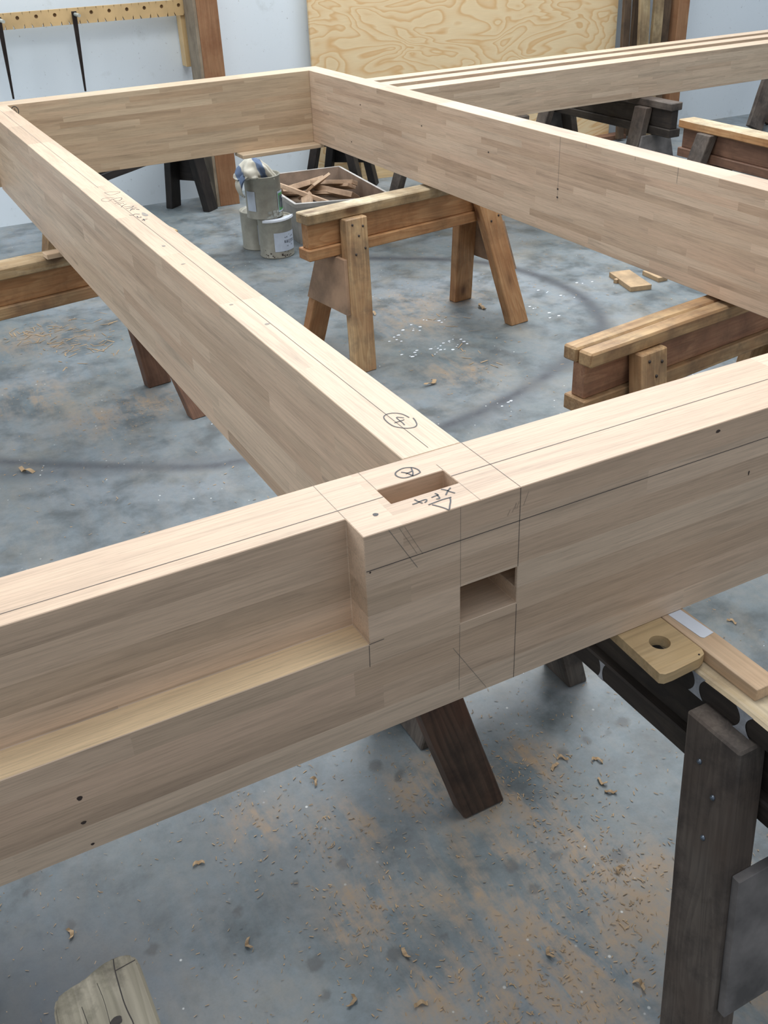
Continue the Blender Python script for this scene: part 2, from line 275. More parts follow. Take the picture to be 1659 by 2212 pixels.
def cellsolid(bm,xs,ys,zs,void,ledge=None):
    cache={}
    def vert(i,j,k):
        if (i,j,k) not in cache: cache[(i,j,k)]=bm.verts.new((xs[i],ys[j],zs[k]))
        return cache[(i,j,k)]
    nx,ny,nz=len(xs)-1,len(ys)-1,len(zs)-1
    def solid(i,j,k):
        if not(0<=i<nx and 0<=j<ny and 0<=k<nz): return False
        return not void((xs[i]+xs[i+1])/2,(ys[j]+ys[j+1])/2,(zs[k]+zs[k+1])/2)
    for i in range(nx):
        for j in range(ny):
            for k in range(nz):
                if not solid(i,j,k): continue
                for (di,dj,dk),q in {(-1,0,0):((0,0,0),(0,0,1),(0,1,1),(0,1,0)),(1,0,0):((1,0,0),(1,1,0),(1,1,1),(1,0,1)),(0,-1,0):((0,0,0),(1,0,0),(1,0,1),(0,0,1)),
                    (0,1,0):((0,1,0),(0,1,1),(1,1,1),(1,1,0)),(0,0,-1):((0,0,0),(0,1,0),(1,1,0),(1,0,0)),(0,0,1):((0,0,1),(1,0,1),(1,1,1),(0,1,1))}.items():
                    if not solid(i+di,j+dj,k+dk): bm.faces.new([vert(i+a,j+b,k+c) for a,b,c in q])
    bmesh.ops.recalc_face_normals(bm,faces=bm.faces[:])
    bmesh.ops.dissolve_limit(bm,angle_limit=.01,verts=bm.verts[:],edges=bm.edges[:])
    ee=[e for e in bm.edges if len(e.link_faces)==2 and e.calc_face_angle(0)>.5]
    bmesh.ops.bevel(bm,geom=ee,offset=.0009,segments=1,affect='EDGES',clamp_overlap=True)
# ------------------------------------------------------------ the oak frame
# front beam: local frame = world axes, z measured from the top face
bm=bmesh.new(); H=.3087
xs=[-1.75,0,.0635,.1315,.1595,.2185,.246,2.0]; ys=[0,.006,.0468,.0495,.0875,.1,.14]; zs=[-H,-.178,-.1579,-.155,-.12,-.105,0]
def void(x,y,z):
    if x<0 and y<.0468 and z>-.1579: return True                       # stepped housing cut along the left of the face
    if .0635<x<.1595 and .0495<y<.0875 and z>-.105: return True         # mortise in the top
    if .1315<x<.2185 and y<.1 and -.178<z<-.12: return True             # mortise in the face
    if .2185<x<.246 and .006<y<.1 and -.155<z<-.12: return True
    return False
cellsolid(bm,xs,ys,zs,void)
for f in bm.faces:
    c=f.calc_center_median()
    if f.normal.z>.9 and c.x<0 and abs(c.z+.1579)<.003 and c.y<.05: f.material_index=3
top=lambda a,b,h:(a,b,h)
face=lambda a,b,h:(a,-h,b)
def ln(p,q,w,tf,mi): ribbon(bm,[p,q],w,tf,mi)
ln((-1.75,.069),(.0625,.0685),.0009,top,1); ln((.16,.0686),(2.0,.0682),.0010,top,1)
ln((0,.0475),(0,.139),.0005,top,2); ln((.2188,.001),(.2188,.139),.0006,top,1); ln((.0635,.0885),(.0635,.139),.0005,top,2); ln((.1597,.0885),(.1597,.105),.0006,top,2); ln((.1597,.049),(.1597,.0),.0004,top,2)
ln((.001,-.0489),(2.0,-.0489),.0010,face,1); ln((.2188,-.001),(.2188,-.119),.0007,face,1); ln((.2188,-.18),(.2188,-.3075),.0007,face,1); ln((.1315,-.001),(.1315,-.119),.0004,face,2); ln((.1305,-.18),(.1295,-.29),.0005,face,2)
ln((.033,-.001),(.070,-.067),.0007,face,2); ln((.047,-.003),(.070,-.047),.0004,face,2); ln((.054,-.003),(.078,-.05),.0004,face,2); ln((.12,-.214),(.173,-.3045),.0006,face,2)
ln((-.001,-.159),(-.0015,-.193),.0007,face,1); ln((-.001,-.1575),(.02,-.157),.0008,face,1)
for q in ([(.207,-.033),(.213,-.021),(.211,-.03)],[(.2135,-.03),(.217,-.02)],[(.224,-.028),(.231,-.010)],[(.2,-.036),(.204,-.028)]): ribbon(bm,q,.0004,face,2)
for q in D['mA']: ribbon(bm,smoothpts(q,2 if len(q)>3 else 1),.0020,top,4)
# small peg hole and dark knots as inlaid spots
def spot(bm,c,rx,ry,tf,mi,n=14,h=.0003):
    vs=[bm.verts.new(tf(c[0]+rx*math.cos(a)*(1+.15*math.sin(3*a+c[0]*50)),c[1]+ry*math.sin(a),h)) for a in [2*math.pi*k/n for k in range(n)]]
    f=bm.faces.new(vs); f.material_index=mi
spot(bm,(.035,.037),.0035,.0035,top,4)
face2=lambda a,b,h:(a,-h,b)
for c,rx,ry in (((-.372,-.224),.0032,.0034),((-.375,-.262),.0032,.0024),((-.372,-.3),.0022,.0018),((.006,-.0515),.0012,.0014),((.62,-.1),.0012,.004),((.545,-.012),.004,.0025)): spot(bm,c,rx,ry,face2,5)
fb=bm_obj('front_beam',bm,['oak_front','pencil','pencil_faint','ledge','marker','rustspot'],None,Matrix.Translation((0,0,TOP)))
tag(fb,'thick laminated oak beam in the foreground, with square mortises and a long stepped cut','beam')
# left rail, local X along world +Y
def beam(name,p0,p1,w,h,mat,extra=None,mats=()):
    """p0,p1: centre line of the TOP face."""
    m=frame(p0,p1,V((0,0,1)).cross(V(p1)-V(p0))); L=(V(p1)-V(p0)).length
    bm=bmesh.new(); v=[(0,-w/2,-h),(L,-w/2,-h),(L,w/2,-h),(0,w/2,-h),(0,-w/2,0),(L,-w/2,0),(L,w/2,0),(0,w/2,0)]
    vs=[bm.verts.new(p) for p in v]
    for f in ((3,2,1,0),(4,5,6,7),(0,1,5,4),(1,2,6,5),(2,3,7,6),(3,0,4,7)): bm.faces.new([vs[i] for i in f])
    bevel(bm,.001)
    if extra: extra(bm,m.inverted())
    return bm_obj(name,bm,[mat]+list(mats),None,m)
def ex(bm,inv):
    tw=lambda a,b,h:inv@V((a,b,TOP+h))
    ribbon(bm,[(.174,.1505),(.174,1.75)],.0008,tw,1); ribbon(bm,[(.174,1.9),(.174,3.45)],.0012,tw,2)
    for q in D['m4']: ribbon(bm,smoothpts(q,2),.0019,tw,3)
    for i_,q in enumerate(D['ms']): ribbon(bm,smoothpts(q,1),.0016 if i_<7 else .0026,tw,2 if i_<2 else 4)
    for c,rx,ry in (((.2,1.555),.006,.02),((.168,.7),.005,.004),((.15,.83),.004,.003),((.158,1.27),.004,.006),((.153,1.12),.005,.003)): spot(bm,c,rx,ry,tw,2)
leftr=beam('left_rail',(.17415,.1405,TOP),(.17415,3.4915,TOP),.0893,.3072,'oak_left',ex,['pencil','pencil_faint','marker','pencil'])
tag(leftr,'long oak beam with a circled 4 on top, running back from the front beam','beam')
def ex(bm,inv):
    tw=lambda a,b,h:inv@V((1.5152-h,b,a))
    for y,z0,z1 in ((1.15,.84,.88),(1.66,.69,.88),(1.32,.868,.878),(1.535,.868,.878)): ribbon(bm,[(z0,y),(z1,y)],.0012,tw,1)
    for y,z in ((1.66,.725),(1.66,.7),(3.0,.8),(2.5,.79),(3.1,.64),(2.05,.77)): 
        ribbon(bm,[(z,y-.004),(z,y+.004)],.005,tw,2)
rr=beam('right_rail',(1.555,.1405,TOP),(1.555,3.5995,TOP),.0796,.299,'oak_right',ex,['pencil_faint','rustspot'])
tag(rr,'wide laminated oak beam crossing at the upper right, its face made of short staves','beam')
def ex(bm,inv):
    tw=lambda a,b,h:inv@V((a,3.4923-h,b))
    c=[(.243+.014*math.cos(k*.42),TOP-.024+.017*math.sin(k*.42)) for k in range(16)]; ribbon(bm,c,.003,tw,1)
    ribbon(bm,[(.236,TOP-.034),(.243,TOP-.014),(.250,TOP-.034)],.003,tw,1); ribbon(bm,[(.239,TOP-.027),(.247,TOP-.027)],.002,tw,1)
br=beam('back_beam',(-.1,3.547,TOP),(1.5148,3.547,TOP),.109,.2996,'oak_back',ex,['marker'])
tag(br,'far oak beam of the frame, with a circled A at its left end','beam')
# four beams stacked at the back right, resting on trestles; their tops lie lower than the frame
STZ=.571+.186
for y,w,lab in ((3.497,.11,'oak beam in front of the parallel stack at the back right, its whole face showing'),(3.685,.085,'middle oak beam of the parallel stack at the back right'),(3.84,.085,'rearmost oak beam of the parallel stack, nearest the white wall')):
    b=beam('stacked_beam',(1.75,y,STZ),(5.6,y,STZ),w,.186,'oak_stack'); tag(b,lab,'beam','oak beams laid side by side at the back right')
# ------------------------------------------------------------ trestles
def trestle(label,p0,p1,ztop=.571,capw=.08,capt=.038,webw=.045,webd=.09,loww=.075,lowt=.04,ins=(.19,.19),splay=(.185,.185),out=.08,shift=(0,0),legw=.092,legt=.045,
            mats=None,gus=(.40,.21),ends=(True,True),legtop=.0,jit=.002,sides=(1,-1),gusset=(True,True),capsplit=False,group='carpenter\'s trestles in the workshop'):
    m=dict(cap='ginger',web='ginger',low='ginger',leg='ginger',gus='tanply'); m.update(mats or {})
    p0=V((p0[0],p0[1],0)); p1=V((p1[0],p1[1],0)); d=(p1-p0).normalized(); n=V((-d.y,d.x,0)); L=(p1-p0).length; mid=(p0+p1)/2; Z=V((0,0,1))
    root=empty('sawhorse',mid,math.atan2(d.y,d.x),label=label,cat='sawhorse',group=group)
    z=ztop-capt/2
    if capsplit:
        for s in (1,-1): plank('cap',p0+Z*z+n*s*(capw/4+.001)+d*(0 if s<0 else -.0),p1+Z*z+n*s*(capw/4+.001),n,capw/2-.002,capt,m['cap'],root,.005,jit,10)
    else: plank('cap',p0+Z*z,p1+Z*z,n,capw,capt,m['cap'],root,.004,jit,10)
    z=ztop-capt-webd/2; plank('main_rail',p0+Z*z+d*.01,p1+Z*z-d*.01,n,webw,webd,m['web'],root,.003,jit*.5,10)
    z=ztop-capt-webd-lowt/2; plank('lower_rail',p0+Z*z-d*.0,p1+Z*z,n,loww,lowt,m['low'],root,.003,jit*.5,10)
    zt=ztop-capt-legtop
    for e,(base,sd) in enumerate(((p0,1),(p1,-1))):
        if not ends[e]: continue
        for s in sides:
            ct=base+d*sd*ins[e]; cb=ct-d*sd*(out[e] if isinstance(out,tuple) else out)
            it=webw/2+.001; ib=splay[e]-legt/2+s*shift[e]
            def P(c,lat,along,zz): return c+n*s*lat+d*along+Z*zz
            hw=legw/2
            vw=[P(cb,ib,-hw,0),P(cb,ib,hw,0),P(cb,ib+legt,hw,0),P(cb,ib+legt,-hw,0),P(ct,it,-hw,zt),P(ct,it,hw,zt),P(ct,it+legt,hw,zt),P(ct,it+legt,-hw,zt)]
            lg=hexa('leg',vw,cb+n*s*(ib+legt/2),ct+n*s*(it+legt/2)+Z*zt,d,m['leg'],root,.003,jit*.6,8)
            if m.get('screws'):
                for k,(a,zz) in enumerate(m.get('spos',((-.02,.02),(.025,.03),(.005,.06),(.03,.105),(-.012,.12)))[:m['screws']]):
                    tt=1-zz/zt; c=cb.lerp(ct,tt)+n*s*((ib+(it-ib)*tt)+legt)+d*a+Z*(zt*tt); bmS=bmesh.new(); bmesh.ops.create_uvsphere(bmS,u_segments=10,v_segments=6,radius=.0045)
                    bm_obj('screw',bmS,m.get('screwmat','rust'),lg,frame(c,c+d,n))
        if gusset[e]:
            z0,z1=gus; ct=base+d*sd*ins[e]; cb=ct-d*sd*(out[e] if isinstance(out,tuple) else out)+n*shift[e]
            def lat(zz): tt=zz/zt; return (splay[e]-legt/2)*(1-tt)+(webw/2)*tt+legt*.8
            def cc(zz): return cb.lerp(ct,zz/zt)-d*sd*(legw/2)+Z*zz
            th=-d*sd*.014; a,b=cc(z0),cc(z1)
            A=[b+n*lat(z1),b-n*lat(z1),a-n*lat(z0),a+n*lat(z0)]
            vw=[p for p in A]+[p+th for p in A]
            hexa('gusset',vw,A[0],A[1],Z,m['gus'],root,.001)
    return root
G='carpenter\'s trestles in the workshop'
t1=trestle('ginger pine trestle standing whole in the middle of the floor, under the right rail',(.972,2.424),(1.95,2.545),mats=dict(cap='capgreen',screws=5,leg='tanpine',gus='tanply'))
for c in t1.children:
    if c.name.startswith('leg') and c.matrix_basis.translation.y>0: c.data.materials[0]=M['ginger']
    if c.name.startswith('leg') and c.matrix_basis.translation.x>0: c.data.materials[0]=M['ginger']
t2=trestle('tan trestle at the right edge, with a split cap and paint marks',(1.02,.9),(2.05,1.03),capw=.098,capsplit=True,ins=(.2,.2),mats=dict(cap='tanpine',web='pinkpine',low='tanpine',leg='tanpine',screws=3))
t3=trestle('ginger trestle at the left edge with a knot in its rail, under the left rail',(-.52,2.43),(.55,2.595),ztop=.555,capw=.095,mats=dict(cap='capgreen',leg='brown',low='tanpine'),ins=(.2,.19),out=(.06,.04),splay=(.185,.175),shift=(0,-.175),gusset=(True,False))
t4=trestle('dark weathered trestle at the lower right, under the front beam',(.5055,-.36),(.5055,.56),ztop=.5504,capw=.085,capt=.04,webd=.088,mats=dict(cap='capgreen',web='darkcapedge',low='darkcapedge',leg='darkgrey',gus='greyply',screws=3,screwmat='screw',spos=((.018,.055),(-.012,.088),(-.002,.155))),
  ins=(.185,.1),splay=(.148,.19),out=(.13,.03),legw=.1,legt=.05,shift=(0,-.02),gus=(.33,.12),jit=.0025)
t5=trestle('dark trestle hidden behind the front beam, one burnt-looking leg showing below it',(-.765,.405),(.335,.43),mats=dict(cap='dark',web='dark',low='dark',leg='burnt',gus='greyply'),ins=(.2,.125),out=(.06,.125),splay=(.19,.165),gusset=(False,False))
t6=trestle('pale weathered trestle end with a rounded cap, cut off by the lower left corner',(-.41,-.165),(-.41,-1.1),ztop=.571,capw=.086,mats=dict(cap='pale',web='darkgrey',low='darkgrey',leg='darkgrey',gus='greyply'),ins=(.25,.2),jit=.004)
t7=trestle('black trestle by the left post, seen end on below the far beam',(.45,4.255),(1.36,4.955),mats=dict(cap='black',web='black',low='black',leg='black',gus='black'),webd=.16,ins=(.12,.06),out=.03,splay=(.19,.13),gus=(.5,.15),gusset=(False,True))
for c in t7.children:
    if c.name.startswith('leg') and (PM[c.name].translation-V((.45,4.255,0))).length<.45: c.data.materials[0]=M['tanpine']
t8=trestle('short black trestle behind the plastic crate, close to the plywood',(2.06,4.51),(2.40,4.935),mats=dict(cap='black',web='black',low='black',leg='black',gus='black'),ins=(.07,.1),out=.03,splay=(.17,.15),webd=.17,gus=(.45,.125),gusset=(False,True))
t9=trestle('dark grey trestle with a mossy cap, carrying the stacked beams',(3.42,3.205),(3.42,4.4),mats=dict(cap='darkgrey',web='darkcapedge',low='darkcapedge',leg='darkgrey',gus='greyply'),capw=.075,out=.03,ins=(.2,.2))
t10=trestle('brown trestle with an orange sunlit cap at the right edge, carrying nothing',(3.185,2.885),(3.15,1.7),mats=dict(cap='orangecap',web='brown',low='brown',leg='darkgrey'),capw=.095,out=.06,ins=(.2,.2))
t11=trestle('grey trestle under the near end of the stacked beams',(2.62,3.42),(2.62,4.62),mats=dict(cap='darkgrey',web='darkcapedge',low='darkcapedge',leg='darkgrey',gus='greyply'),ins=(.70,.25))
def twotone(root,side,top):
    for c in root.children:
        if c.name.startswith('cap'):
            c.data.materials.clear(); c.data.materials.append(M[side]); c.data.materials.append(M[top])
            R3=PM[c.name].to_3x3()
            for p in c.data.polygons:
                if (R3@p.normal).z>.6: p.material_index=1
twotone(t4,'darkcapedge','captop'); twotone(t10,'orangecap','captop'); twotone(t1,'capgreen','captop')  # t10's pale top paints the light on its cap into the colour
# marks of glue on the trestle caps
def patch(name,parent,pts,mat,z=0):
    bm=bmesh.new(); vs=[bm.verts.new(p) for p in pts]; bm.faces.new(vs)
    ex_=bmesh.ops.extrude_face_region(bm,geom=bm.faces[:]); return bm_obj(name,bm,mat,parent)
def hourglass(parent,yc,z0,z1,x,w,mat='paint'):
    bm=bmesh.new(); n=9; L=[];R=[]
    for i in range(n):
        u=i/(n-1); ww=w*(.42+.9*(2*u-1)**2); zz=z0+(z1-z0)*u
        L.append(bm.verts.new((x,yc-ww/2,zz))); R.append(bm.verts.new((x,yc+ww/2,zz)))
    for i in range(n-1): bm.faces.new((L[i],R[i],R[i+1],L[i+1]))
    bm_obj('glue_mark',bm,mat,parent)
cap4=[c for c in t4.children if c.name.startswith('cap')][0]; low4=[c for c in t4.children if c.name.startswith('lower')][0]
hourglass(cap4,-.108,.511,.5495,.4622,.022); hourglass(cap4,-.196,.511,.5495,.4622,.024); hourglass(low4,.098,.385,.420,.4672,.012)
cap1=[c for c in t1.children if c.name.startswith('cap')][0]
c6=[c for c in t6.children if c.name.startswith('cap')][0]
o6=[(-.4595,-.200),(-.4580,-.178),(-.4530,-.1665),(-.4400,-.1615),(-.4250,-.1600),(-.4080,-.1530),(-.3950,-.1500),(-.3800,-.1510),(-.3705,-.1570),(-.3672,-.1680),(-.3672,-1.1),(-.4600,-1.1)]
bm=bmesh.new(); inv=PM[c6.name].inverted(); T6=[bm.verts.new(inv@V((x,y,.571))) for x,y in o6]; B6=[bm.verts.new(inv@V((x,y,.533))) for x,y in o6]
bm.faces.new(T6); bm.faces.new(B6[::-1])
for k in range(len(o6)): bm.faces.new((T6[k],B6[k],B6[(k+1)%len(o6)],T6[(k+1)%len(o6)]))
bmesh.ops.recalc_face_normals(bm,faces=bm.faces[:]); bmesh.ops.bevel(bm,geom=bm.edges[:],offset=.003,segments=2,affect='EDGES',clamp_overlap=True); bm.to_mesh(c6.data); bm.free()
bm=bmesh.new()
for q,w_ in (([(-.3900,-.1530),(-.3920,-.165),(-.3930,-.189),(-.3935,-.212),(-.3900,-.240),(-.3960,-.29),(-.392,-.38)],.0012),([(-.3915,-.1675),(-.3700,-.1655)],.0012),([(-.432,-.19),(-.430,-.23),(-.434,-.3)],.0006),([(-.412,-.172),(-.41,-.2),(-.414,-.26)],.0005)):
    ribbon(bm,smoothpts(q,2),w_,lambda a,b,h:(a,b,.5708+h),0)
spot(bm,(-.405,-.222),.006,.005,lambda a,b,h:(a,b,.5709+h),0)
bm_obj('crack',bm,'black',t6)
# ------------------------------------------------------------ packers on the trestles
bm=bmesh.new(); th=.0175; zt=.571-.0002
outl=[V((.3985,-.0960)),V((.4040,-.1010)),V((.4190,-.1020)),V((.4690,-.0995)),V((.4815,-.0950)),V((.4862,-.0850)),V((.4850,.05)),V((.4060,.05))]
hc=V((.4448,-.0435)); hr=.0155; N=32
ring=[hc+V((math.cos(2*math.pi*k/N),math.sin(2*math.pi*k/N)))*hr for k in range(N)]
def oray(k):
    a=2*math.pi*k/N; dd=V((math.cos(a),math.sin(a))); best=None
    for i in range(len(outl)):
        p,q=outl[i],outl[(i+1)%len(outl)]; e=q-p; den=dd.x*e.y-dd.y*e.x
        if abs(den)<1e-9: continue
        tt=((p.x-hc.x)*e.y-(p.y-hc.y)*e.x)/den; uu=((p.x-hc.x)*dd.y-(p.y-hc.y)*dd.x)/den
        if tt>0 and -1e-6<=uu<=1+1e-6 and (best is None or tt<best): best=tt
    return hc+dd*best
outr=[oray(k) for k in range(N)]
# snap the nearest ring point to each true corner
for c in outl:
    k=min(range(N),key=lambda i:(outr[i]-c).length); outr[k]=c.copy()
VT=[[bm.verts.new((p.x,p.y,z)) for p in R_] for R_,z in ((ring,zt),(outr,zt),(outr,zt-th),(ring,zt-th))]
for k in range(N):
    j=(k+1)%N
    for a in range(4): bm.faces.new((VT[a][k],VT[a][j],VT[(a+1)%4][j],VT[(a+1)%4][k]))
bmesh.ops.recalc_face_normals(bm,faces=bm.faces[:])
pk=bm_obj('packing_block',bm,'packer'); tag(pk,'blond plywood block with a round hole, wedged under the front beam','block')
spot_b=bmesh.new(); bmesh.ops.create_uvsphere(spot_b,u_segments=8,v_segments=6,radius=.0016); bm_obj('dark_plug',spot_b,'rust',pk,Matrix.Translation((.4735,-.093,zt)))
bt=plank('packing_batten',(.5085,-.189,.5606),(.5085,.06,.5606),(1,0,0),.0415,.0203,'batten',None,.0008); tag(bt,'square tan batten lying on the dark trestle, a white slip of paper on it','batten')
bmP=bmesh.new(); pl_=[V((.5025,-.0650)),V((.5060,-.0690)),V((.5262,-.0665)),V((.5225,-.0005)),V((.4990,-.0005))]
vs=[bmP.verts.new((p.x,p.y,.5712-.0002)) for p in pl_]; vs2=[bmP.verts.new((p.x,p.y,.5712+.0006)) for p in pl_]
bmP.faces.new(vs[::-1]); bmP.faces.new(vs2)
for k in range(len(vs)): bmP.faces.new((vs[k],vs[(k+1)%len(vs)],vs2[(k+1)%len(vs)],vs2[k]))
pp=bm_obj('paper_slip',bmP,'paper'); tag(pp,'narrow white slip of paper on the tan batten','paper')
b=plank('packing_block',(.085,2.478,.5642),(.20,2.49,.5642),(0,1,0),.045,.017,'batten',None,.002); tag(b,'small reddish wood packer on the left trestle, under the left rail','block')
b=plank('bottom_strip',(1.14,3.475,.5715),(1.535,3.475,.5715),(0,1,0),.10,.017,'oak_back',br,.002); b['label']='pale strip fixed under the beam'
# ------------------------------------------------------------ wall, posts and what leans on it
WA=V((1.13541884,5.17918225,0)); WD=V((4.52949042,-.17865594,0)).normalized(); WN=V((WD.y,-WD.x,0))
def WP(u,off,z): return WA+WD*u+WN*off+V((0,0,z))
wm=frame(WP(-6,0,0),WP(-5,0,0),V((0,0,1)))
def slab(name,u0,u1,o0,o1,z0,z1,mat,parent=None,bev=.0,sl=0):
    P=[WP(u0,o0,z0),WP(u1,o0,z0),WP(u1,o1,z0),WP(u0,o1,z0),WP(u0,o0,z1),WP(u1,o0,z1),WP(u1,o1,z1),WP(u0,o1,z1)]
    vert=abs(z1-z0)>abs(u1-u0)
    a=(WP(u0,o0,z0),WP(u0,o0,z1),WD) if vert else (WP(u0,o0,z0),WP(u1,o0,z0),WN)
    return hexa(name,P,a[0],a[1],a[2],mat,parent,bev)
w=slab('wall_back',-7,9,0,-.12,-.02,3.4,'wall'); w['kind']='structure'
# workshop floor with a painted-on map of scuffs, beam shade, dust and stains, finer near the camera
def axis(a,b,fa,fb,h0,h1):
    out=[a]; x=a
    while x<b:
        h=h0 if fa<=x<=fb else h1; x+=h; out.append(min(x,b))
    return np.array(out)
gx=axis(-6,9,-.8,3.0,.014,.12); gy=axis(-2.6,5.3,-.3,3.9,.014,.09)
X,Y=np.meshgrid(gx,gy); nx,ny=len(gx),len(gy)
me=bpy.data.meshes.new('floor'); co=np.stack([X.ravel(),Y.ravel(),np.zeros(X.size)],1)
idx=np.arange(nx*ny).reshape(ny,nx); fc=np.stack([idx[:-1,:-1],idx[:-1,1:],idx[1:,1:],idx[1:,:-1]],-1).reshape(-1,4)
me.vertices.add(len(co)); me.vertices.foreach_set('co',co.ravel()); me.loops.add(fc.size); me.loops.foreach_set('vertex_index',fc.ravel().astype(np.int32))
me.polygons.add(len(fc)); me.polygons.foreach_set('loop_start',np.arange(0,fc.size,4,dtype=np.int32)); me.polygons.foreach_set('loop_total',np.full(len(fc),4,dtype=np.int32)); me.update()
def segd(px,py,pts):
    d=np.full(px.shape,9.0)
    for (ax,ay),(bx,by) in zip(pts[:-1],pts[1:]):
        vx,vy=bx-ax,by-ay; t_=np.clip(((px-ax)*vx+(py-ay)*vy)/(vx*vx+vy*vy+1e-9),0,1); d=np.minimum(d,np.hypot(px-ax-t_*vx,py-ay-t_*vy))
    return d
def gs(d,w): return np.exp(-(d/w)**2)
scuff_shade=np.zeros_like(X)
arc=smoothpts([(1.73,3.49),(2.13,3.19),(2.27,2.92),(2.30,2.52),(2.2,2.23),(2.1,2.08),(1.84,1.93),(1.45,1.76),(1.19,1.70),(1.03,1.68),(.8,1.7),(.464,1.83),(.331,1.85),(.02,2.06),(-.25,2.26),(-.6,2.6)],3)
scuff_shade=np.maximum(scuff_shade,.95*gs(segd(X,Y,arc),.035)); scuff_shade=np.maximum(scuff_shade,.35*gs(segd(X,Y,[(.95,3.95),(1.3,3.78),(1.8,3.5)]),.02))
scuff_shade=np.maximum(scuff_shade,.55*gs(segd(X,Y,[(1.95,1.98),(1.45,1.76),(1.2,1.68)]),.05))
scuff_shade=np.maximum(scuff_shade,.55*gs(segd(X,Y,[(-.3,2.2),(.05,2.0),(.5,1.85)]),.06)); scuff_shade=np.maximum(scuff_shade,.3*gs(np.hypot(X-.1,(Y-2.05)*1.2),.3))
scuff_shade=np.maximum(scuff_shade,.8*gs(np.hypot(X+.55,(Y-.25)*1.2),.3)); scuff_shade=np.maximum(scuff_shade,.3*gs(np.hypot(X+.15,(Y-.42)),.25)); scuff_shade=np.maximum(scuff_shade,.25*gs(np.hypot(X-.15,(Y-1.95)*1.3),.6))  # first two blobs paint the front beam's shade into the floor colour
dust=np.zeros_like(X)
for i,(a,b_) in enumerate(D['dust']): 
    r_=.055+.03*((i*7)%5)/4 if b_<1 else .13+.05*((i*3)%4)/3; dust=np.maximum(dust,(.9 if b_<1 else .55)*gs(np.hypot(X-a,Y-b_),r_))
dust=np.maximum(dust,.9*gs(np.hypot((X-.22),(Y+.14)*1.3),.16)); dust=np.maximum(dust,.75*gs(np.hypot(X-.28,Y-.1),.17))
dust=np.maximum(dust,.95*gs(np.hypot((X-.27),(Y+.05)*1.1),.15)); dust=np.maximum(dust,.10)
stain=np.zeros_like(X)
for i,(a,b_) in enumerate(D['stains']): stain=np.maximum(stain,gs(np.hypot(X-a,Y-b_),(.011+.008*((i*5)%4)/3) if b_<1 else .05))
rgba=np.stack([scuff_shade,dust,stain,np.ones_like(X)],-1).reshape(-1,4).astype(np.float32)
ca=me.color_attributes.new('dirt_shade','FLOAT_COLOR','POINT'); ca.data.foreach_set('color',rgba.ravel())
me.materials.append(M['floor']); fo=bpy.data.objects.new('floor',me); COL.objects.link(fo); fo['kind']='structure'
# posts
pz=3.2
r_=empty('timber_post',(1.555,4.95,0),0,label='orange-brown timber post by the peg rack, its left side grey',cat='post')
hexa('post_shaft',[V((1.492,4.872,0)),V((1.612,4.868,0)),V((1.612,5.035,0)),V((1.492,5.035,0)),V((1.492,4.872,pz)),V((1.612,4.868,pz)),V((1.612,5.035,pz)),V((1.492,5.035,pz))],(1.5,4.9,0),(1.5,4.9,pz),(1,0,0),'post',r_,.002)
hexa('grey_side_board',[V((1.474,4.873,0)),V((1.4915,4.873,0)),V((1.4915,5.035,0)),V((1.474,5.035,0)),V((1.474,4.873,pz)),V((1.4915,4.873,pz)),V((1.4915,5.035,pz)),V((1.474,5.035,pz))],(1.48,4.9,0),(1.48,4.9,pz),(0,1,0),'postgrey',r_,.001)
p=slab('timber_post',3.70,3.79,.25,.13,0,pz,'post',None,.002); tag(p,'narrow orange-brown timber post at the upper right, old boards leaning beside it','post')
def leaner(label,u0,u1,off0,off1,w,t_,mat,zt=1.9):
    b=plank('old_board',WP(u0,off0,t_*.5),WP(u1,off1,zt),WD,w,t_,mat,None,.003,.003,12); tag(b,label,'board','old boards leaning by the right post'); return b
leaner('dark brown old board leaning against the narrow right post',3.62,3.645,.20,.16,.085,.04,'oldboarddark')
leaner('straight tan old board between two dark boards by the right post',3.54,3.555,.24,.20,.075,.03,'oldboard')
leaner('dark old board behind the tan ones, by the right post',3.47,3.48,.15,.10,.12,.03,'oldboarddark')
leaner('slanting tan old board leaning left of the right post',3.44,3.36,.28,.22,.08,.025,'oldboard')
leaner('thin brown old board, leftmost of those leaning by the right post',3.33,3.31,.20,.15,.055,.03,'oldboarddark')
b=slab('plywood_sheet',1.10,3.33,.075,.055,.0,1.25,'ply',None,.0005); tag(b,'big sheet of swirly yellow plywood standing against the white wall','plywood')
b=hexa('plywood_offcut',[V((2.46,4.92,0)),V((3.0,4.86,0)),V((3.005,4.878,0)),V((2.465,4.938,0)),V((2.47,4.98,.36)),V((3.01,4.92,.36)),V((3.015,4.938,.36)),V((2.475,4.998,.36))],(2.46,4.92,0),(3.0,4.86,0),(0,0,1),'packer',None,.001); tag(b,'pale plywood offcut standing on the floor behind the black trestle','plywood')
